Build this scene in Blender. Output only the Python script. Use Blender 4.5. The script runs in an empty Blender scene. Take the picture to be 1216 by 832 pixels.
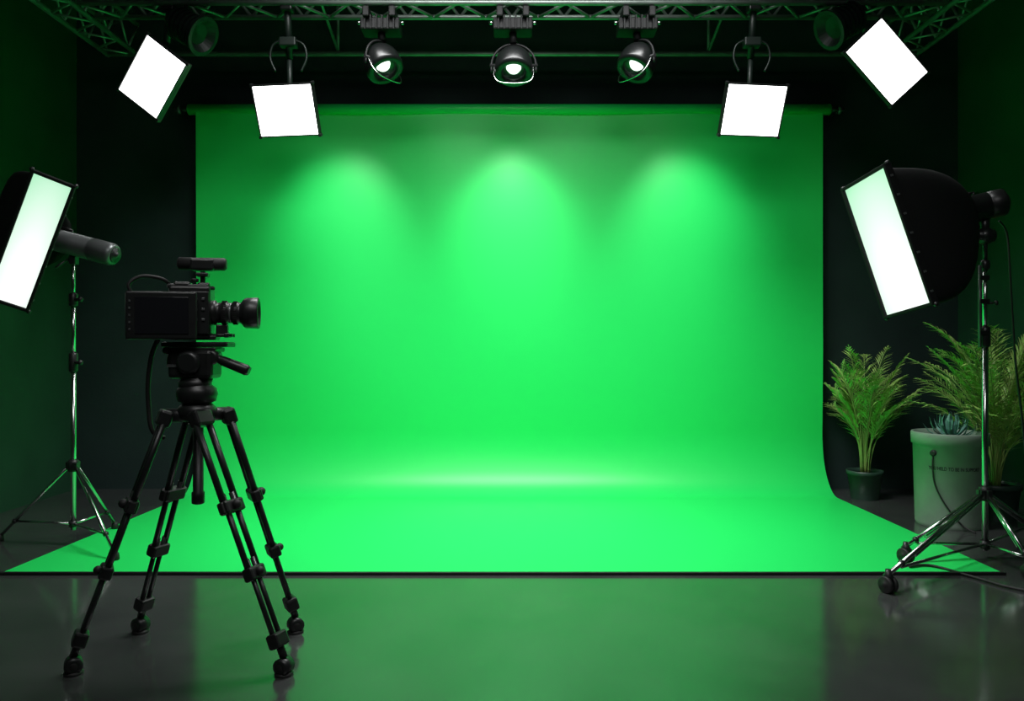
import bpy, bmesh, math, random
from mathutils import Vector, Matrix
random.seed(4)
sc = bpy.context.scene
F=900.0; H=1.3
def W(px,py,d): return Vector(((px-608)/F*d, d, H+(416-py)/F*d))
def V(*a): return Vector(a)

# ---------------- materials ----------------
def mat(name, col, rough=0.5, metal=0.0, spec=0.5, noise=0.0, nscale=8, bump=0.0, bscale=60, emit=None, estr=0, coat=0):
    m=bpy.data.materials.new(name); m.use_nodes=True
    nt=m.node_tree; b=nt.nodes['Principled BSDF']
    b.inputs['Base Color'].default_value=(*col,1); b.inputs['Roughness'].default_value=rough
    b.inputs['Metallic'].default_value=metal; b.inputs['Specular IOR Level'].default_value=spec
    if coat: b.inputs['Coat Weight'].default_value=coat
    tc=nt.nodes.new('ShaderNodeTexCoord')
    if noise:
        n=nt.nodes.new('ShaderNodeTexNoise'); n.inputs['Scale'].default_value=nscale; n.inputs['Detail'].default_value=6
        r=nt.nodes.new('ShaderNodeValToRGB')
        r.color_ramp.elements[0].position=0.3; r.color_ramp.elements[1].position=0.7
        r.color_ramp.elements[0].color=(*[c*(1-noise) for c in col],1)
        r.color_ramp.elements[1].color=(*[min(1,c*(1+noise)) for c in col],1)
        nt.links.new(tc.outputs['Object'],n.inputs['Vector']); nt.links.new(n.outputs['Fac'],r.inputs['Fac'])
        nt.links.new(r.outputs['Color'],b.inputs['Base Color'])
    if bump:
        n=nt.nodes.new('ShaderNodeTexNoise'); n.inputs['Scale'].default_value=bscale; n.inputs['Detail'].default_value=4
        u=nt.nodes.new('ShaderNodeBump'); u.inputs['Strength'].default_value=bump; u.inputs['Distance'].default_value=0.01
        nt.links.new(tc.outputs['Object'],n.inputs['Vector']); nt.links.new(n.outputs['Fac'],u.inputs['Height'])
        nt.links.new(u.outputs['Normal'],b.inputs['Normal'])
    if emit:
        b.inputs['Emission Color'].default_value=(*emit,1); b.inputs['Emission Strength'].default_value=estr
    return m
M={}
M['green']=mat('chroma_green_vinyl',(0.018,0.76,0.135),0.40,spec=0.42,bump=0.03,bscale=3)
M['wall']=mat('dark_wall_paint',(0.020,0.038,0.035),0.7,spec=0.2,noise=0.15,nscale=2,bump=0.1,bscale=40)
M['wallg']=mat('dark_green_wall_paint',(0.016,0.070,0.034),0.65,spec=0.25,noise=0.15,nscale=2,bump=0.1,bscale=40)
M['black']=mat('black_plastic',(0.012,0.013,0.013),0.38,noise=0.2,nscale=20)
M['blackm']=mat('black_anodised_metal',(0.016,0.018,0.018),0.35,metal=0.1)
M['rubber']=mat('black_rubber',(0.01,0.01,0.01),0.6)
M['fabric']=mat('black_fabric',(0.008,0.009,0.009),0.8,spec=0.2,bump=0.2,bscale=200)
M['screen']=mat('lcd_glass',(0.012,0.012,0.015),0.12,coat=0.5)
M['chrome']=mat('chrome_steel',(0.6,0.62,0.61),0.2,metal=1.0)
M['truss']=mat('dark_truss_aluminium',(0.26,0.31,0.28),0.4,metal=0.6,noise=0.15)
M['strobe']=mat('strobe_grey',(0.13,0.14,0.14),0.35,metal=0.5)
M['fixture']=mat('fixture_dark_green_grey',(0.010,0.02,0.015),0.45,metal=0.1)
M['matte']=mat('matte_black_steel',(0.008,0.009,0.009),0.6,spec=0.3)
M['shell']=mat('spotlight_black_shell',(0.006,0.007,0.007),0.3,spec=0.4)
M['panel']=mat('led_panel_glow',(1,1,1),emit=(1,1,1),estr=6)
M['lens']=mat('spot_lens_glow',(1,1,1),emit=(0.85,1,0.9),estr=1.6)
M['lensd']=mat('spot_reflector',(0.05,0.10,0.07),0.3,metal=0.9)
M['glass']=mat('lens_glass',(0.01,0.012,0.02),0.05,coat=1)
M['leaf']=mat('palm_leaf',(0.34,0.55,0.13),0.45,noise=0.5,nscale=9)
M['leaf2']=mat('agave_leaf',(0.13,0.33,0.27),0.5,noise=0.3,nscale=14)
M['stem']=mat('palm_stem',(0.24,0.36,0.09),0.5)
M['pot']=mat('dark_green_pot',(0.022,0.055,0.038),0.45)
M['bucket']=mat('sage_plastic_planter',(0.21,0.28,0.225),0.5,noise=0.12,nscale=5)
M['soil']=mat('soil',(0.02,0.014,0.01),0.9,bump=0.6,bscale=80)
M['ink']=mat('printed_ink',(0.012,0.025,0.018),0.6)
def softmat():
    m=bpy.data.materials.new('softbox_diffuser'); m.use_nodes=True; nt=m.node_tree
    b=nt.nodes['Principled BSDF']; uv=nt.nodes.new('ShaderNodeUVMap')
    vm=nt.nodes.new('ShaderNodeVectorMath'); vm.operation='DISTANCE'; vm.inputs[1].default_value=(0.55,0.8,0)
    r=nt.nodes.new('ShaderNodeValToRGB')
    r.color_ramp.elements[0].position=0.15; r.color_ramp.elements[0].color=(1.0,1.0,1.0,1)
    r.color_ramp.elements[1].position=0.9; r.color_ramp.elements[1].color=(0.40,0.76,0.50,1)
    nt.links.new(uv.outputs['UV'],vm.inputs[0]); nt.links.new(vm.outputs['Value'],r.inputs['Fac'])
    nt.links.new(r.outputs['Color'],b.inputs['Emission Color']); b.inputs['Emission Strength'].default_value=1.15
    b.inputs['Base Color'].default_value=(0.2,0.25,0.2,1); return m
M['soft']=softmat()
def floormat():
    m=bpy.data.materials.new('polished_concrete'); m.use_nodes=True; nt=m.node_tree; b=nt.nodes['Principled BSDF']
    tc=nt.nodes.new('ShaderNodeTexCoord')
    n=nt.nodes.new('ShaderNodeTexNoise'); n.inputs['Scale'].default_value=1.1; n.inputs['Detail'].default_value=10; n.inputs['Roughness'].default_value=0.66
    r=nt.nodes.new('ShaderNodeValToRGB'); r.color_ramp.elements[0].position=0.3; r.color_ramp.elements[1].position=0.75
    r.color_ramp.elements[0].color=(0.030,0.034,0.033,1); r.color_ramp.elements[1].color=(0.068,0.072,0.070,1)
    nt.links.new(tc.outputs['Object'],n.inputs['Vector']); nt.links.new(n.outputs['Fac'],r.inputs['Fac']); nt.links.new(r.outputs['Color'],b.inputs['Base Color'])
    n2=nt.nodes.new('ShaderNodeTexNoise'); n2.inputs['Scale'].default_value=1.8; n2.inputs['Detail'].default_value=5; n2.inputs['Roughness'].default_value=0.5
    mr=nt.nodes.new('ShaderNodeMapRange'); mr.inputs['From Min'].default_value=0.3; mr.inputs['From Max'].default_value=0.7; mr.inputs['To Min'].default_value=0.12; mr.inputs['To Max'].default_value=0.21
    nt.links.new(tc.outputs['Object'],n2.inputs['Vector']); nt.links.new(n2.outputs['Fac'],mr.inputs['Value']); nt.links.new(mr.outputs['Result'],b.inputs['Roughness'])
    b.inputs['Specular IOR Level'].default_value=0.9; b.inputs['IOR'].default_value=1.6
    b.inputs['Coat Weight'].default_value=0.4; b.inputs['Coat Roughness'].default_value=0.11
    return m
M['floor']=floormat()

# ---------------- builder ----------------
class B:
    def __init__(s,name,loc):
        s.root=bpy.data.objects.new(name,None); s.root.location=loc; s.root.empty_display_size=0.1
        sc.collection.objects.link(s.root); s.loc=Vector(loc); s.parts={}
    def bm(s,part,m):
        k=(part,m)
        if k not in s.parts: s.parts[k]=bmesh.new()
        return s.parts[k]
    def lathe(s,part,m,o,d,prof,n=24,smooth=True,cap=True):
        bm=s.bm(part,m); o=Vector(o)-s.loc; d=Vector(d).normalized(); q=d.to_track_quat('Z','Y')
        X=q@V(1,0,0); Y=q@V(0,1,0); rings=[]
        for t,r in prof:
            c=o+d*t
            if r<=1e-6: rings.append([bm.verts.new(c)])
            else: rings.append([bm.verts.new(c+X*r*math.cos(2*math.pi*i/n)+Y*r*math.sin(2*math.pi*i/n)) for i in range(n)])
        for a,b in zip(rings,rings[1:]):
            if len(a)==1 and len(b)==1: continue
            for i in range(n):
                j=(i+1)%n
                if len(a)==1: f=bm.faces.new((a[0],b[j],b[i]))
                elif len(b)==1: f=bm.faces.new((a[i],a[j],b[0]))
                else: f=bm.faces.new((a[i],a[j],b[j],b[i]))
                f.smooth=smooth
        if cap:
            if len(rings[0])>1: bm.faces.new(rings[0][::-1])
            if len(rings[-1])>1: bm.faces.new(rings[-1])
    def tube(s,part,m,a,b,r,r2=None,n=14):
        a=Vector(a);b=Vector(b); L=(b-a).length
        s.lathe(part,m,a,b-a,[(0,r),(L,r if r2 is None else r2)],n)
    def ball(s,part,m,c,r,n=16):
        k=10
        s.lathe(part,m,Vector(c)-V(0,0,r),(0,0,1),[(r-r*math.cos(math.pi*i/k), r*math.sin(math.pi*i/k) if 0<i<k else 0) for i in range(k+1)],n)
    def box(s,part,m,c,size,R=None,bev=0.004):
        t=bmesh.new(); bmesh.ops.create_cube(t,size=1)
        for v in t.verts: v.co=Vector((v.co.x*size[0],v.co.y*size[1],v.co.z*size[2]))
        if bev: bmesh.ops.bevel(t,geom=list(t.edges),offset=min(bev,min(size)*0.4),segments=2,affect='EDGES',profile=0.5)
        R=R if R is not None else Matrix.Identity(3)
        bm=s.bm(part,m); mp={}
        for v in t.verts: mp[v]=bm.verts.new(R@v.co+Vector(c)-s.loc)
        for f in t.faces: bm.faces.new([mp[v] for v in f.verts])
        t.free()
    def path(s,part,m,pts,r,n=8,sub=8):
        pts=[Vector(p) for p in pts]; out=[]
        P=[pts[0]]+pts+[pts[-1]]
        for i in range(1,len(P)-2):
            for k in range(sub):
                t=k/sub; a,b,c,d=P[i-1],P[i],P[i+1],P[i+2]
                out.append(0.5*((2*b)+(c-a)*t+(2*a-5*b+4*c-d)*t*t+(-a+3*b-3*c+d)*t**3))
        out.append(pts[-1]); bm=s.bm(part,m); rings=[]; ref=V(0.3,0.2,0.93)
        for i,p in enumerate(out):
            d=(out[min(i+1,len(out)-1)]-out[max(i-1,0)]).normalized()
            x=ref-d*ref.dot(d)
            if x.length<1e-3: x=V(1,0,0)-d*d.x
            x.normalize(); ref=x.copy(); y=d.cross(x)
            rings.append([bm.verts.new(p-s.loc+x*r*math.cos(2*math.pi*j/n)+y*r*math.sin(2*math.pi*j/n)) for j in range(n)])
        for a,b in zip(rings,rings[1:]):
            for i in range(n):
                f=bm.faces.new((a[i],a[(i+1)%n],b[(i+1)%n],b[i])); f.smooth=True
        bm.faces.new(rings[0][::-1]); bm.faces.new(rings[-1])
    def poly(s,part,m,pts,smooth=False):
        bm=s.bm(part,m); f=bm.faces.new([bm.verts.new(Vector(p)-s.loc) for p in pts]); f.smooth=smooth
    def done(s):
        for (part,m),bm in s.parts.items():
            if m!='soft': bmesh.ops.recalc_face_normals(bm,faces=bm.faces)
            me=bpy.data.meshes.new(part); 
            if m=='soft':
                uv=bm.loops.layers.uv.new('UVMap')
                for f in bm.faces:
                    for l,c in zip(f.loops,[(0,0),(1,0),(1,1),(0,1)]): l[uv].uv=c
            bm.to_mesh(me); bm.free(); me.materials.append(M[m])
            o=bpy.data.objects.new(part,me); sc.collection.objects.link(o); o.parent=s.root
def basis(x,y):
    x=Vector(x).normalized(); z=x.cross(Vector(y)).normalized(); y=z.cross(x)
    return Matrix((x,y,z)).transposed()
def simple(name,m,lo,hi):
    me=bpy.data.meshes.new(name); bm=bmesh.new(); bmesh.ops.create_cube(bm,size=1)
    c=[(a+b)/2 for a,b in zip(lo,hi)]
    for v in bm.verts: v.co=Vector([v.co[i]*(hi[i]-lo[i]) for i in range(3)])
    bm.to_mesh(me); bm.free(); me.materials.append(M[m]); o=bpy.data.objects.new(name,me); o.location=c; sc.collection.objects.link(o); return o

# ---------------- room ----------------
XL,XR,YB,ZC=-4.09,4.19,7.12,4.65
simple('floor','floor',(XL-.1,-2,-0.1),(XR+.1,YB+.1,0))
simple('wall_back','wall',(XL-.1,YB,0),(XR+.1,YB+.1,ZC))
simple('wall_left','wallg',(XL-.1,-2,0),(XL,YB,ZC))
simple('wall_right','wallg',(XR,-2,0),(XR+.1,YB,ZC))
simple('ceiling','wall',(XL-.1,-2,ZC),(XR+.1,YB+.1,ZC+.1))

# ---------------- green screen ----------------
g=B('green_screen_backdrop',(0,7.0,0))
bm=g.bm('screen_sheet','green')
prof=[]; R=0.34; RV=0.56; yv=6.98; zt=3.50; z0=0.008
for i in range(24): prof.append((yv,zt-(zt-RV-z0)*i/24))
for i in range(25):
    a=math.pi/2*i/24; prof.append((yv-R+R*math.cos(a), z0+RV-RV*math.sin(a)))
for i in range(1,21): prof.append((yv-R-(yv-R-4.4)*i/20,z0))
NX=60; grid=[]
for (y,z) in prof:
    row=[]; q=min(1,max(0,(6.6-y)/2.2)); xl=-2.90-.07*q; xr=2.855
    for j in range(NX+1):
        u=-1+2*j/NX; k=min(1,max(0,(z-0.3)/1.0))
        yy=y-0.012*k*math.sin(u*9+z*0.8)-0.03*k*abs(u)**14
        row.append(bm.verts.new(Vector((xl+(xr-xl)*(u+1)/2,yy,z))-g.loc))
    grid.append(row)
for a,b in zip(grid,grid[1:]):
    for j in range(NX):
        f=bm.faces.new((a[j],b[j],b[j+1],a[j+1])); f.smooth=True
g.tube('roller_tube','green',(-2.98,6.99,3.52),(2.93,6.99,3.52),0.05,n=24)
g.box('front_edge_shade','black',(-.057,4.39,0.009),(5.83,0.022,0.018),bev=0.003)  # black bar put in for the shadow line at the sheet's front edge
for sx,ex in ((-1,-2.98),(1,2.93)):
    g.tube('roller_spindle','blackm',(ex,6.99,3.52),(ex+sx*.10,6.99,3.52),0.022)
    g.lathe('spindle_knob','strobe',(ex+sx*.07,6.99,3.52),(sx,0,0),[(0,0.04),(0.03,0.04),(0.035,0.02),(0.06,0.02)])
    g.box('wall_bracket','blackm',(ex+sx*.05,7.06,3.52),(0.03,0.12,0.07))
g.done()

# ---------------- trusses ----------------
t=B('lighting_truss',(0,5.87,3.94))
def truss(p0,p1,wv,hv,n,r=0.02,rd=0.010):
    p0=Vector(p0);p1=Vector(p1);wv=Vector(wv);hv=Vector(hv)
    cs=[V(0,0,0),wv,wv+hv,hv]
    for c in cs: t.tube('chords','truss',p0+c,p1+c,r)
    for k in range(4):
        a,b=cs[k],cs[(k+1)%4]
        for i in range(n):
            q0=p0.lerp(p1,i/n); qm=p0.lerp(p1,(i+.5)/n); q1=p0.lerp(p1,(i+1)/n)
            t.tube('lattice','truss',q0+a,qm+b,rd,n=8); t.tube('lattice','truss',qm+b,q1+a,rd,n=8)
truss((-3.3,5.76,3.94),(3.3,5.76,3.94),(0,.25,0),(0,0,.27),16,rd=.012)
for sx in (-1,1):
    truss((sx*3.35,4.4,3.94),(sx*3.35,6.78,3.94),(sx*.26,0,0),(0,0,.27),7)
    for y in (4.6,6.6): t.tube('hanging_rods','truss',(sx*3.48,y,4.2),(sx*3.48,y,ZC),0.012)
t.tube('rear_rail','truss',(-3.62,6.75,3.94),(3.62,6.75,3.94),0.022)
for x in (-1.55,1.75): t.tube('hanging_rods','truss',(x,6.75,3.94),(x,6.75,ZC),0.014)
for x in (-1.55,0.0,1.55): t.tube('hanging_rods','truss',(x,5.88,4.2),(x,5.88,ZC),0.012)
for x in (-1.55,1.75): t.tube('cross_rails','truss',(x,5.8,4.21),(x,6.78,3.96),0.012)
t.done()

# ---------------- spotlights ----------------
def spot(px,py,dirv,lens='lens'):
    d0=5.87; c=W(px,py,d0); s=B('stage_spotlight',c); bx=W(px-1,33,d0)
    s.box('clamp_box','matte',bx,(0.30,0.18,0.09),bev=0.012)
    for i in range(6): s.box('box_fins','matte',bx+V(-0.11+0.044*i,-0.1,0),(0.012,0.03,0.11))
    for sx in (-1,1):
        s.box('truss_clamps','matte',bx+V(sx*0.1,0.0,0.075),(0.05,0.27,0.08),bev=0.01)
        s.tube('box_knobs','chrome',bx+V(sx*.15,-.04,.02),bx+V(sx*.18,-.04,.02),0.014)
    s.tube('swivel','matte',bx-V(0,0,.04),c+V(0,0,.17),0.03)
    dv=Vector(dirv).normalized(); side=dv.cross(V(0,0,1)); side.normalize()
    up=V(0,0,1)
    arc=[c+side*0.172*math.cos(a)+up*0.165*math.sin(a) for a in [math.pi*k/12 for k in range(13)]]
    s.path('yoke','matte',[c+side*.172-up*.05]+arc+[c-side*.172-up*.05],0.009,sub=2)
    s.tube('yoke_pivots','matte',c-side*.185,c+side*.185,0.014)
    k=[(-.15+.15*(1-math.cos(math.pi/2*i/8)), .145*math.sin(math.pi/2*i/8)) for i in range(9)]
    s.lathe('head_shell','shell',c,dv,k+[(.05,.147),(.08,.14),(.08,.10),(.05,.09)],n=32,cap=False)
    s.lathe('reflector','lensd',c,dv,[(.055,.10),(.03,.085),(.02,.06)],n=32,cap=False)
    s.lathe('lens',lens,c,dv,[(.022,.058),(.045,.044),(.055,0)],n=28)
    low=c+dv*0.1
    s.path('wire_guard','chrome',[c+side*.15,low+side*.15,low+side*.11+dv*.06,low+dv*.075,low-side*.11+dv*.06,low-side*.15,c-side*.15],0.005)
    s.done()
spot(454,75,(.42,-.30,-.86)); spot(610,78,(0,-.40,-.92)); spot(757,74,(-.42,-.30,-.86))

# ---------------- LED panels ----------------
def panel(cpx,cpy,d,S,L,hang,frn=True):
    k=d/F; c=W(cpx,cpy,d)
    s=B('led_panel_light',c)
    S=Vector((S[0],S[2],-S[1]))*k; L=Vector((L[0],L[2],-L[1]))*k
    Rm=basis(S,L); n=Rm.col[2]
    if n.y>0: n=-n
    sl,ll=S.length,L.length; sh=S.normalized(); lh=L-sh*L.dot(sh); lh.normalize()
    s.poly('diffuser','panel',[c+n*.012-sh*sl/2-lh*ll/2,c+n*.012+sh*sl/2-lh*ll/2,c+n*.012+sh*sl/2+lh*ll/2,c+n*.012-sh*sl/2+lh*ll/2])
    s.box('housing','black',c-n*.02,(sl+.02,ll+.02,.05),Rm,bev=.006)
    e=.010
    for sg in (-1,1):
        s.box('frame','black',c+sh*sg*(sl/2+e/2),(e,ll+2*e,.045),Rm,bev=.002)
        s.box('frame','black',c+lh*sg*(ll/2+e/2),(sl+2*e,e,.045),Rm,bev=.002)
        for s2 in (-1,1): s.box('corner_clips','blackm',c+sh*sg*(sl/2+.01)+lh*s2*(ll/2+.01),(.022,.022,.045),Rm,bev=.004)
    for i in range(7): s.box('heat_fins','fixture',c-n*.06+sh*(-.15+.05*i),(.008,ll*.7,.04),Rm,bev=.001)
    hang=Vector(hang)
    piv=c-n*.09
    s.tube('arm','fixture',piv,piv+V(0,.02,.0)+(hang-piv)*.5,0.02)
    s.tube('arm','fixture',piv+V(0,.02,.0)+(hang-piv)*.5,hang,0.026)
    m=piv+(hang-piv)*.62
    if frn:
        sd=V(1,0,0)
        s.box('yoke_block','fixture',m+V(0,0,.02),(.13,.08,.07),bev=.01)
        for sg in (-1,1):
            s.path('support_yoke','fixture',[m+sd*.05*sg+V(0,0,.04),m+sd*.12*sg+V(0,0,.0),m+sd*.14*sg-V(0,0,.10),m+sd*.10*sg-V(0,0,.20)],.009)
    else:
        sg=1 if cpx<608 else -1
        ax=V(sg*.85,-.2,-.5).normalized()
        hc=m+V(sg*.14,0,.05)
        pr=[(-.1,.05),(-.08,.1)]
        for i in range(5): pr+=[(-.06+i*.04,.125),(-.04+i*.04,.125),(-.04+i*.04,.105),(-.022+i*.04,.105)]
        pr+=[(.15,.14),(.19,.15),(.19,.12),(.14,.08),(.13,0)]
        s.lathe('ribbed_head','fixture',hc,ax,pr,n=28,smooth=False)
        s.tube('head_bracket','fixture',hc,hc+V(0,.02,.2),.016)
    s.box('hook_clamp','blackm',hang,(.09,.09,.1),bev=.01)
    s.done()
panel(340,131,5.9,(70,-1,-6),(-2,51,25),(-1.72,5.80,3.94))
panel(894,131,5.9,(70,1,6),(2,51,25),(1.85,5.80,3.94))
panel(182,92,5.6,(45,35,0),(-51,50,20),(-2.62,5.80,3.94),False)
panel(1052,74,5.6,(60,58,12),(-36,35,12),(2.64,5.80,3.94),False)

# ---------------- softboxes ----------------
def softbox(s,C,S,L,E,mid,rend,face=None):
    C=Vector(C);S=Vector(S);L=Vector(L);E=Vector(E)
    sl=S.length/2; ll=L.length/2
    lh=L.normalized(); sh=(S-lh*S.dot(lh)).normalized()
    n=sh.cross(lh)
    if n.dot(face)<0: n=-n
    P=C+mid; N=16; K=48; rings=[]; bm=s.bm('fabric_shell','fabric')
    for i in range(N+1):
        u=i/N; c=C*(1-u)**2+P*2*u*(1-u)+E*u*u
        sc_=math.sqrt(max(0,1-(u*.97)**2.2)); ex=2/ (2+8*(1-u)**2)
        row=[]
        for j in range(K):
            a=2*math.pi*j/K; ca,sa=math.cos(a),math.sin(a)
            x=math.copysign(abs(ca)**ex,ca); y=math.copysign(abs(sa)**ex,sa)
            rs=rend+(sl-rend)*sc_; rl=rend+(ll-rend)*sc_
            row.append(bm.verts.new(c+sh*x*rs+lh*y*rl-s.loc))
        rings.append(row)
    for a,b in zip(rings,rings[1:]):
        for j in range(K):
            f=bm.faces.new((a[j],a[(j+1)%K],b[(j+1)%K],b[j])); f.smooth=True
    bm.faces.new(rings[-1])
    o=C+n*.006
    s.poly('diffuser','soft',[o-sh*sl-lh*ll,o+sh*sl-lh*ll,o+sh*sl+lh*ll,o-sh*sl+lh*ll])
    Rm=Matrix((sh,lh,sh.cross(lh))).transposed(); e=.02
    for sg in (-1,1):
        s.box('rim','fabric',C+sh*sg*sl,(e,2*ll+e,.05),Rm,bev=.005)
        s.box('rim','fabric',C+lh*sg*ll,(2*sl+e,e,.05),Rm,bev=.005)
        for s2 in (-1,1):
            s.ball('corner_tips','blackm',C+sh*sg*(sl+.008)+lh*s2*(ll+.008),.015)
        for k in range(-3,4): s.box('rim_stitches','strobe',C+sh*sg*(sl+.011)+lh*(k*ll/3.6),(.003,.012,.02),Rm,bev=.001)
def strobe(s,a,b,r,m='strobe'):
    a=Vector(a);b=Vector(b);L=(b-a).length
    s.lathe('strobe_head',m,a,b-a,[(-.03,r*1.2),(0,r*1.2),(.01,r),(L*.6,r),(L*.61,r*.96),(L*.64,r*.96),(L*.65,r),(L*.93,r),(L*.97,r*.93),(L,r*.75)],n=28)
    d=(b-a).normalized()
    s.lathe('strobe_back_dial','blackm',b,d,[(0,r*.7),(.006,r*.68),(.006,r*.3),(.02,r*.28),(.022,0)],n=20)
    up=V(0,0,1)
    s.tube('strobe_handle','black',a.lerp(b,.3)+up*r*.9,a.lerp(b,.3)+up*r*1.25,.008)
    s.tube('strobe_handle','black',a.lerp(b,.3)+up*r*1.2,a.lerp(b,.1)+up*r*1.25,.008)
def foot_wheel(s,p,r=.045,ax=(1,.4,0)):
    p=Vector(p); c=V(p.x,p.y,r+p.z); ax=Vector(ax).normalized()
    for sg in (-1,1):
        s.lathe('caster_wheels','rubber',c+ax*sg*.008,ax*sg,[(0,r*.9),(.004,r),(.018,r),(.022,r*.85),(.022,r*.4),(.026,r*.35),(.027,0)],n=22)
    s.lathe('caster_forks','blackm',c+V(0,0,r*.2),(0,0,1),[(0,.012),(.0,.022),(r*.9,.026),(r*1.1,.018),(r*1.6,.014)],n=14)
    return c+V(0,0,r*1.2)

# ---- left light
lx=-2.94; ly=5.08
s=B('softbox_light',(lx,ly,0))
hub=V(lx,ly,.53)
feet=[V(-3.50,5.18,0),V(-2.45,4.68,0.008),V(-2.88,5.50,0.008)]
s.tube('pole','chrome',(lx,ly,.10),(lx,ly,1.22),.0175)
s.tube('pole','chrome',(lx,ly,1.22),(lx,ly,1.64),.0145)
s.tube('pole','chrome',(lx,ly,1.6),(lx,ly,1.92),.0115)
for z,h in ((1.22,.13),(1.64,.09)):
    s.lathe('pole_collars','black',(lx,ly,z-h/2),(0,0,1),[(0,.022),(.01,.028),(h-.01,.028),(h,.022)])
    s.tube('collar_knobs','black',(lx,ly,z),(lx+.06,ly-.03,z),.012); s.ball('collar_knobs','black',(lx+.065,ly-.032,z),.018)
s.lathe('leg_hub','blackm',(lx,ly,.49),(0,0,1),[(0,.03),(.01,.035),(.07,.035),(.08,.025)])
s.lathe('leg_hub','blackm',(lx,ly,.12),(0,0,1),[(0,.026),(.04,.026)])
for f in feet:
    d=(f-hub); d.z=0; d.normalize()
    e=V(f.x,f.y,f.z+.03)
    s.tube('legs','chrome',hub+d*.03,e,.011)
    mid=(hub+d*.03).lerp(e,.78)
    s.tube('leg_braces','chrome',V(lx,ly,.14)+d*.02,mid,.008)
    s.ball('brace_joints','blackm',mid,.018)
    s.box('hinges','blackm',hub+d*.035,(.03,.03,.05))
    s.lathe('foot_caps','rubber',V(f.x,f.y,f.z),(0,0,1),[(0,.02),(.005,.026),(.04,.022),(.05,.012)])
s.lathe('tilt_bracket','blackm',(lx,ly,1.88),(0,0,1),[(0,.02),(.01,.03),(.04,.03),(.05,.02)])
a=W(64,284,5.06); b=W(137,303,5.0)
s.box('tilt_bracket','blackm',W(88,305,5.05),(.04,.05,.10))
s.tube('tilt_lever','black',W(80,308,5.0),W(66,318,4.95),.008)
strobe(s,a,b,.075)
TL=W(42,195,4.65);TR=W(88,222,4.75);BR=W(33,368,4.85)
S=TR-TL; L=BR-TR; lh=L.normalized(); S=S-lh*S.dot(lh)
softbox(s,TR-S/2+L/2,S,L,a,V(-.42,.12,.10),.09,V(0,-1,0))
s.path('power_cable','rubber',[W(82,278,5.1),W(72,265,5.12),W(60,275,5.12)],.006)
s.done()

# ---- right light
rx,ry=2.965,4.75
s=B('softbox_light',(rx,ry,0))
k=4.75/F
def RZ(y): return H+(416-y)*k
s.tube('pole','chrome',(rx,ry,.05),(rx,ry,RZ(405)),.0185)
s.tube('pole','chrome',(rx,ry,RZ(405)),(rx,ry,RZ(310)),.016)
s.tube('pole','blackm',(rx,ry,RZ(312)),(rx,ry,RZ(268)),.014)
s.lathe('pole_collars','black',(rx,ry,RZ(412)),(0,0,1),[(0,.022),(.01,.03),(.12,.03),(.13,.022)])
s.lathe('pole_collars','black',(rx,ry,RZ(320)),(0,0,1),[(0,.022),(.01,.028),(.05,.028),(.06,.02)])
for y in (330,358,395):
    s.box('handle_brackets','black',(rx-.02,ry-.02,RZ(y)),(.06,.03,.03))
s.tube('side_handle','strobe',(rx-.045,ry-.02,RZ(412)),(rx-.045,ry-.02,RZ(315)),.010)
s.ball('collar_knobs','black',(rx+.05,ry-.03,RZ(360)),.016); s.tube('collar_knobs','black',(rx,ry,RZ(360)),(rx+.05,ry-.03,RZ(360)),.007)
s.ball('swivel','blackm',(rx,ry,RZ(280)),.055); s.lathe('swivel','blackm',(rx-.06,ry,RZ(280)),(1,0,0),[(0,.025),(.01,.04),(.11,.04),(.12,.025)])
s.tube('swivel','blackm',(rx,ry,RZ(280)),(rx+.0,ry,RZ(255)),.025)
hub=V(rx,ry,.40)
s.lathe('leg_hub','blackm',(rx,ry,.36),(0,0,1),[(0,.03),(.01,.036),(.08,.036),(.09,.025)])
s.lathe('leg_hub','blackm',(rx,ry,.06),(0,0,1),[(0,.028),(.05,.028)])
for f,zo in (((2.02,4.07),0),((2.40,4.62),.008),((2.95,4.31),0),((3.55,5.15),0)):
    p=V(f[0],f[1],zo); t0=foot_wheel(s,p)
    d=V(f[0]-rx,f[1]-ry,0).normalized()
    s.tube('legs','chrome',hub+d*.035,t0,.013); s.tube('legs','chrome',hub+d*.03+V(0,0,-.02),t0.lerp(hub,.25)+V(0,0,-.02),.009)
    s.tube('leg_braces','chrome',V(rx,ry,.09)+d*.02,t0.lerp(hub,.12)+V(0,0,-.02),.009)
    s.box('hinges','blackm',hub+d*.04,(.03,.03,.06))
    s.ball('brace_joints','blackm',t0.lerp(hub,.12),.02)
a=W(1140,252,4.78); b=W(1194,239,4.72)
strobe(s,a,b,.086,'black')
TL=W(1003,225,4.8);TR=W(1053,195,4.4);BL=W(1054,376,4.72)
S=TR-TL; L=BL-TL
softbox(s,TL+S/2+L/2,S,L,a,V(.34,.05,.03),.10,V(-1,0,0))
s.path('power_cable','rubber',[W(1186,262,4.85),W(1196,280,4.85),W(1200,340,4.85),W(1206,430,4.85),W(1214,500,4.9),W(1222,600,4.9),V(3.33,4.9,.012),V(3.2,4.5,.012)],.007)
s.done()
c=B('floor_cable',(2.9,4.3,0))
c.path('cable','rubber',[V(2.36,4.5,.018),V(2.5,4.52,.018),V(2.62,4.34,.01),V(2.72,4.12,.01),V(2.9,3.99,.01),V(3.2,3.95,.01),V(3.6,4.1,.01)],.008)
c.done()

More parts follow.
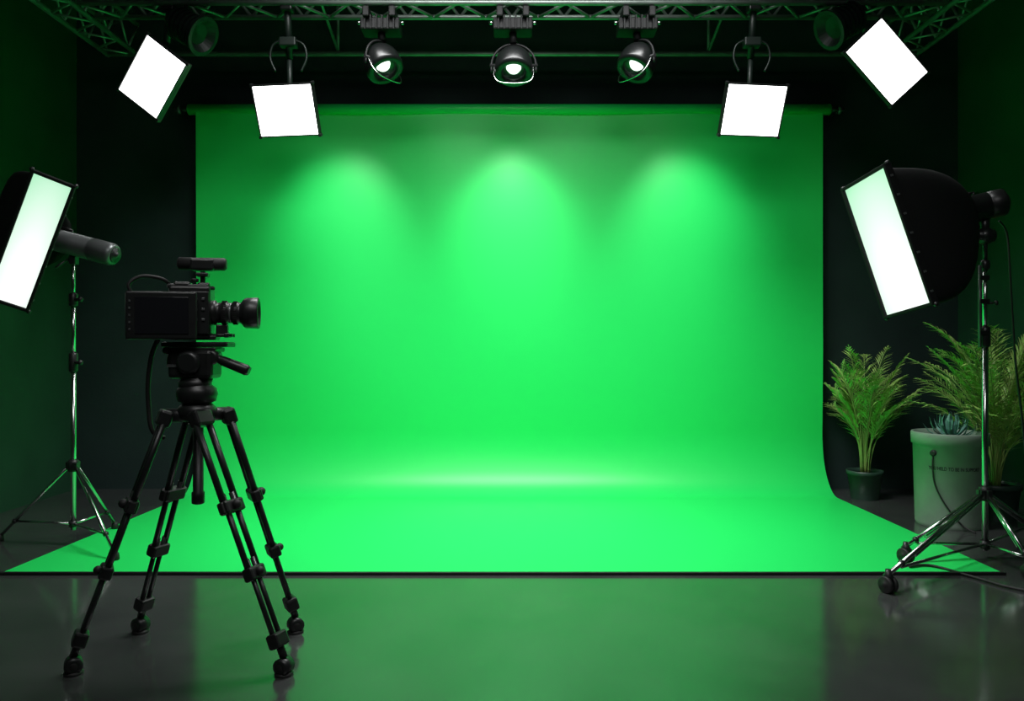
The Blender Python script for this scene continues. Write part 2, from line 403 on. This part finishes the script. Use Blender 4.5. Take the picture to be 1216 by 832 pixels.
# ---------------- tripod ----------------
D=3.28; K=D/F
def T(px,py,dy=0): return W(px,py,D)+V(0,dy,0)
tc=T(234,485)
s=B('camera_tripod',(tc.x,tc.y,0))
s.lathe('spider','black',(tc.x,tc.y,T(0,500).z),(0,0,1),[(0,.04),(.01,.075),(.05,.085),(.07,.07),(.085,.05)],n=28)
s.lathe('bowl','black',(tc.x,tc.y,T(0,484).z),(0,0,1),[(0,.05),(.02,.058),(.03,.078),(.06,.085),(.085,.08),(.1,.06),(.13,.065)],n=32)
s.lathe('centre_column','black',(tc.x+.005,tc.y,T(0,598).z),(0,0,1),[(0,.02),(.005,.027),(.05,.027),(.055,.022),(.40,.022)],n=20)
legs=[((-1.765,3.05),(-.11,-.06)),((-1.715,3.50),(-.05,.09)),((-.915,3.04),(.05,-.09)),((-1.0,3.50),(.11,.06))]
for (fx,fy),(ox,oy) in legs:
    top=V(tc.x+ox,tc.y+oy,T(0,492).z); foot=V(fx,fy,.07)
    ax=(foot-top).normalized(); out=V(ax.x,ax.y,0).normalized(); sd=out.cross(V(0,0,1))
    Rm=basis(sd,ax)
    w=.036
    def pt(t,o=0,q=0): return top.lerp(foot,t)+sd*o+Rm.col[2]*q
    s.box('leg_shoulders','black',pt(.01),(.10,.07,.055),Rm,bev=.012)
    s.tube('spider_arms','black',V(tc.x,tc.y,top.z),top,.03)
    for sg in (-1,1):
        s.tube('upper_leg_tubes','blackm',pt(.0,sg*w),pt(.40,sg*w),.014)
        s.tube('middle_leg_tubes','blackm',pt(.33,sg*w*.78),pt(.68,sg*w*.78),.0125)
        s.box('clamp_levers','rubber',pt(.385,sg*(w+.018)),(.02,.05,.03),Rm,bev=.006)
        s.tube('foot_tubes','blackm',pt(.60,sg*w*.5),pt(.94,sg*w*.5),.0105)
    s.box('upper_clamps','black',pt(.385),(.11,.055,.05),Rm,bev=.01)
    s.box('lower_clamps','black',pt(.66),(.092,.055,.05),Rm,bev=.01)
    s.ball('clamp_knobs','rubber',pt(.66,0,.03),.018); s.ball('clamp_knobs','rubber',pt(.385,0,.03),.02)
    s.box('foot_blocks','black',pt(.93),(.075,.06,.055),Rm,bev=.01)
    s.tube('foot_stems','black',pt(.93),pt(1.0),.016)
    s.ball('foot_balls','rubber',(fx,fy,.036),.034,20)
    s.lathe('foot_rims','blackm',V(fx,fy,.036)-sd*.03,sd,[(0,.02),(.004,.034),(.056,.034),(.06,.02)],n=20)
    s.lathe('foot_pads','rubber',(fx,fy,0),(0,0,1),[(0,.036),(.006,.038),(.014,.026)],n=20)
s.box('fluid_head','black',T(232,432),(.19,.13,.125),bev=.018)
s.lathe('pan_base','black',(T(232,0).x,tc.y,T(0,462).z),(0,0,1),[(0,.06),(.01,.068),(.035,.068),(.045,.055),(.06,.055)],n=28)
s.lathe('tilt_drum','blackm',T(232,430,-.09),(0,1,0),[(0,.035),(.01,.05),(.17,.05),(.18,.035)],n=28)
s.lathe('side_drum','black',T(196,428)+V(0.025,0,0),(1,0,0),[(0,.04),(.01,.052),(.03,.052)],n=24)
s.box('head_label_plate','strobe',T(213,434,-.067),(.05,.004,.012),bev=.001)
s.box('quick_release_plate','blackm',T(236,409),(.285,.10,.022),bev=.006)
s.box('quick_release_plate','black',T(233,415),(.21,.11,.02),bev=.006)
s.ball('plate_knob','rubber',T(205,416,-.06),.016)
s.lathe('pan_handle','black',T(255,423,-.03),T(300,441)-T(255,423),[(0,.024),(.02,.018),(.04,.018),(.05,.021),(.16,.024),(.172,.018)],n=20)
s.lathe('handle_rosette','blackm',T(256,424,-.06),(0,1,0),[(0,.02),(.006,.032),(.06,.032),(.065,.02)],n=20)
s.done()

# ---------------- camera ----------------
s=B('video_camera',T(225,403))
rot=Matrix.Rotation(math.radians(12),3,'Z'); o=T(225,403)
def Q(px,py,dy=0): return o+rot@V((px-225)*K,dy,(403-py)*K)
def bx(part,m,px,py,w,h,d,dy=0,bev=.006): s.box(part,m,Q(px,py,dy),(w*K,d,h*K),rot,bev)
bx('camera_body','black',228,371,46,62,.13,0,.012)
bx('body_top_plate','blackm',226,341,46,6,.11,0,.006)
bx('body_side_panel','blackm',240,372,20,50,.01,-.068,.004)
for i in range(6): bx('side_buttons','strobe',236+ (i%2)*8,356+ (i//2)*12,3.5,3,.008,-.075,.002)
bx('body_base','blackm',232,401,50,5,.11,0,.004)
bx('battery_pack','black',206,372,16,50,.09,.04,.008)
bx('monitor_housing','black',201,376,76,55,.025,-.11,.008)
bx('monitor_screen','screen',202,376,57,42,.004,-.124,.001)
bx('monitor_hinge','blackm',230,376,10,40,.05,-.09,.004)
for i in range(5): bx('monitor_buttons','strobe',168,360+i*8,2,2.5,.006,-.123,.001)
s.tube('handle_post','blackm',Q(240,338),Q(240,322),.011); s.tube('handle_post','blackm',Q(231,338,.02),Q(231,345,.02),.02)
s.box('shoe_mount','black',Q(240,326),(.05,.05,.016),rot,.004)
s.lathe('shotgun_microphone','rubber',Q(212,313),rot@V(1,0,0),[(0,.02),(.006,.027),(.19,.028),(.2,.02)],n=24)
s.box('microphone_grip','black',Q(240,314),(.10,.06,.052),rot,.01)
s.box('viewfinder_block','black',Q(219,341,-.02),(.07,.07,.04),rot,.01)
s.box('accessory_knobs','blackm',Q(243,340,-.03),(.05,.04,.03),rot,.008)
for q_ in ((206,342),(250,344),(232,335)): s.lathe('top_dials','rubber',Q(q_[0],q_[1],-.02),(0,0,1),[(0,.016),(.012,.016),(.015,.01)],n=16)
s.path('monitor_cable','rubber',[Q(168,350,-.1),Q(166,340,-.1),Q(178,331,-.08),Q(198,333,-.05),Q(208,342,-.02)],.008)
s.path('hanging_cable','rubber',[Q(196,400,-.07),Q(187,420,-.05),Q(181,450,-.02),Q(180,480,-.0),Q(184,510,.0),Q(196,520,.02)],.010)
X=rot@V(1,0,0)
r=K*1.02
prof=[(0,14*r),(3*r,14.5*r),(6*r,14.5*r),(6.5*r,12*r),(12*r,12*r),(12.5*r,13.5*r),(19*r,13.5*r),(19.5*r,12*r),(24*r,12*r),(24.5*r,13*r),(31*r,13*r),(31.5*r,12*r),(34*r,12.5*r),(37*r,16.5*r),(40*r,18*r),(53*r,18.5*r),(54*r,17.5*r),(54*r,15.5*r),(44*r,13*r)]
s.lathe('lens_barrel','black',Q(249,371),X,prof,n=40,cap=False)
s.lathe('lens_front_glass','glass',Q(249,371),X,[(44*r,13*r),(46*r,9*r),(46.6*r,0)],n=32)
for t0,t1,rr in ((13,18,13.9),(25,30,13.4)):
    for i in range(36):
        a=2*math.pi*i/36; off=rot@V(0,math.cos(a)*rr*r,0)+V(0,0,math.sin(a)*rr*r)
        s.box('focus_ring_ribs','rubber',Q(249,371)+X*((t0+t1)/2*r)+off,((t1-t0)*r,.003,.003),rot,0)
s.lathe('lens_index_ring','strobe',Q(249,371),X,[(21*r,12*r),(22*r,12.4*r),(23*r,12*r)],n=40,cap=False)
s.box('lens_support','blackm',Q(262,392),(.05,.04,.05),rot,.005)
s.tube('support_rods','blackm',Q(245,398,-.03),Q(275,398,-.03),.007); s.tube('support_rods','blackm',Q(245,398,.03),Q(275,398,.03),.007)
s.box('lens_support','blackm',Q(268,398),(.02,.09,.02),rot,.004)
s.done()

# ---------------- plants ----------------
def palm(name,x,y,pr,ph,height,spread,n,seed,box):
    random.seed(seed); s=B(name,(x,y,0))
    s.lathe('pot','pot',(x,y,0),(0,0,1),[(0,pr*.78),(.01,pr*.8),(ph*.85,pr*.97),(ph*.86,pr*1.04),(ph,pr*1.05),(ph,pr*.95),(ph-.03,pr*.93)],n=36,cap=False)
    s.lathe('soil','soil',(x,y,ph-.04),(0,0,1),[(0,pr*.93),(.01,0)],n=30)
    bmL=s.bm('fronds','leaf')
    for i in range(n):
        az=2*math.pi*i/n*1.618*2+random.uniform(-.3,.3); hd=V(math.cos(az),math.sin(az),0)
        hh=height*random.uniform(.48,1.0); sp=spread*random.uniform(.5,1.1)*(1.15 if hh<height*.8 else .85)
        base=V(x,y,ph-.03)+hd*random.uniform(0,.04)
        droop=random.uniform(.12,.36)
        def p(t): return base+hd*sp*(t**1.9)+V(0,0,hh*(t*(1+droop)-droop*t**3.2))
        pts=[]
        for k in range(9):
            q=p(k/8); q.x=min(max(q.x,box[0]),box[1]); q.y=min(max(q.y,box[2]),box[3]); pts.append(q)
        s.path('stems','stem',pts,.004,n=5,sub=2)
        nl=24
        for k in range(nl):
            t=.38+.62*k/(nl-1); q=p(t); tan=(p(min(1,t+.02))-p(t-.02)).normalized()
            q.x=min(max(q.x,box[0]),box[1]); q.y=min(max(q.y,box[2]),box[3])
            sd=tan.cross(V(0,0,1)); sd=sd.normalized() if sd.length>.01 else V(1,0,0)
            ln=(.18*math.sin(math.pi*(.22+.72*k/(nl-1))))*random.uniform(.75,1.1)*height/.9
            for sg in ((-1,1) if k<nl-1 else (0,)):
                d=(tan*.85+sd*sg*.62+V(0,0,random.uniform(-.1,.25))).normalized()
                wv=d.cross(V(random.uniform(-.4,.4),random.uniform(-.4,.4),1)).normalized()*.007
                m1=q+d*ln*.4; e=q+d*ln+V(0,0,-.28*ln)
                vs=[q,m1+wv,e,m1-wv]
                for v in vs: v.x=min(max(v.x,box[0]),box[1]+.0); v.y=min(max(v.y,box[2]),box[3])
                nv=[bmL.verts.new(v-s.loc) for v in vs]
                try: bmL.faces.new(nv)
                except: pass
    s.done()
palm('potted_palm',3.10,6.66,.145,.25,1.12,.37,38,3,(2.86,4.1,6.1,7.08))
palm('potted_palm',3.74,5.86,.17,.28,1.27,.52,46,8,(2.9,4.15,5.2,6.6))

px,py=3.28,5.68
s=B('planter_bucket',(px,py,0))
r=.25
s.lathe('bucket_wall','bucket',(px,py,0),(0,0,1),[(0,r*.9),(.015,r*.93),(.03,r*.93),(.60,r*.985),(.605,r*1.03),(.66,r*1.04),(.685,r*1.04),(.692,r*1.02),(.692,r*.96),(.62,r*.93)],n=56,cap=False)
s.lathe('bucket_base','bucket',(px,py,0),(0,0,1),[(0,r*.9),(.004,0)],n=40)
s.lathe('soil','soil',(px,py,.63),(0,0,1),[(0,r*.93),(.012,0)],n=40)
random.seed(2); ag=s.bm('agave_leaves','leaf2')
for i in range(26):
    az=i*2.399; el=math.radians(22+64*(i/26)); d=V(math.cos(az)*math.cos(el),math.sin(az)*math.cos(el),math.sin(el)); ln=.22*(1-.12*i/26)
    sd=d.cross(V(0,0,1)).normalized(); up=sd.cross(d).normalized(); b0=V(px-.0,py-.02,.65)
    pts=[]
    for t,w in ((0,.009),(.35,.014),(.7,.009)):
        c0=b0+d*ln*t-up*ln*.15*math.sin(t*3.1); pts.append([c0-sd*w,c0-up*.006,c0+sd*w])
    tip=b0+d*ln+up*.01
    rows=[[ag.verts.new(v-s.loc) for v in rr] for rr in pts]
    for a_,b_ in zip(rows,rows[1:]):
        for j in range(2): ag.faces.new((a_[j],a_[j+1],b_[j+1],b_[j]))
    tv=ag.verts.new(tip-s.loc)
    for j in range(2): ag.faces.new((rows[-1][j],rows[-1][j+1],tv))
an=math.radians(-145); hp=V(px+math.cos(an)*r*.985,py+math.sin(an)*r*.985,.55)
s.lathe('cord_grommet','rubber',hp-V(math.cos(an),math.sin(an),0)*.01,V(math.cos(an),math.sin(an),0),[(0,.022),(.018,.022),(.02,.012)],n=16)
def onb(deg,z,e=.012):
    a=math.radians(deg); rr=r*(.93+.055*z/.6)+e; return V(px+math.cos(a)*rr,py+math.sin(a)*rr,z)
s.path('cord','rubber',[hp,onb(-145,.45),onb(-142,.33),onb(-131,.22),onb(-116,.12),onb(-100,.04),V(px+.0,py-.32,.01)],.006)
s.done()
cu=bpy.data.curves.new('lbl','FONT'); cu.body='YOU HELD TO BE IN SUPPORT'; cu.size=.036; cu.align_x='CENTER'; cu.extrude=.0006; cu.offset=.0006
to=bpy.data.objects.new('tmp',cu); sc.collection.objects.link(to)
bpy.context.view_layer.update()
me=bpy.data.meshes.new_from_object(to.evaluated_get(bpy.context.evaluated_depsgraph_get()))
bpy.data.objects.remove(to)
k=.36/max(.01,(max(v.co.x for v in me.vertices)-min(v.co.x for v in me.vertices)))
for v in me.vertices:
    z=v.co.y+.43; rr=r*(.93+.055*z/.6)+.0012+v.co.z; a=math.radians(-112)+v.co.x*k/r
    v.co=V(math.cos(a)*rr,math.sin(a)*rr,z)
me.materials.clear(); me.materials.append(M['ink'])
lo=bpy.data.objects.new('printed_lettering',me); sc.collection.objects.link(lo); lo.parent=s.root

# ---------------- lamps ----------------
def lamp(kind,name,loc,target,energy,**kw):
    l=bpy.data.lights.new(name,kind); l.energy=energy
    for k_,v_ in kw.items(): setattr(l,k_,v_)
    o=bpy.data.objects.new(name,l); o.location=loc; sc.collection.objects.link(o)
    o.rotation_euler=(Vector(target)-Vector(loc)).to_track_quat('-Z','Y').to_euler(); return o
for i,(x,tx,en) in enumerate(((-1.42,-1.58,62),(0.01,0.01,62),(1.42,1.60,62))):
    lamp('SPOT','spot_beam',(x,6.03,3.42),(tx,7.0,2.34),en,spot_size=math.radians(66),spot_blend=1.0,shadow_soft_size=.10)
lamp('AREA','added_overhead_fill',(0,4.7,4.5),(0,5.75,0.0),118,shape='RECTANGLE',size=3.0,size_y=0.8,spread=math.radians(110))  # unseen fill lamp, added overhead to brighten the green sheet
lamp('AREA','added_front_fill',(0,1.4,4.5),(0,5.6,0.4),24,shape='RECTANGLE',size=3.0,size_y=1.0,spread=math.radians(90))  # front fill added out of view, no fixture belongs to it
lamp('AREA','front_fill_light',(0,0.3,4.5),(0,3.2,0.0),18,shape='RECTANGLE',size=3.4,size_y=0.8)
w=bpy.data.worlds.new('w'); sc.world=w; w.use_nodes=True
w.node_tree.nodes['Background'].inputs[0].default_value=(.4,.7,.5,1); w.node_tree.nodes['Background'].inputs[1].default_value=.01

cam=bpy.data.cameras.new('cam'); cam.sensor_width=36; cam.lens=F/1216*36; co=bpy.data.objects.new('camera',cam)
co.location=(0,0,H); co.rotation_euler=(math.pi/2,0,0); sc.collection.objects.link(co); sc.camera=co
sc.view_settings.view_transform='Standard'
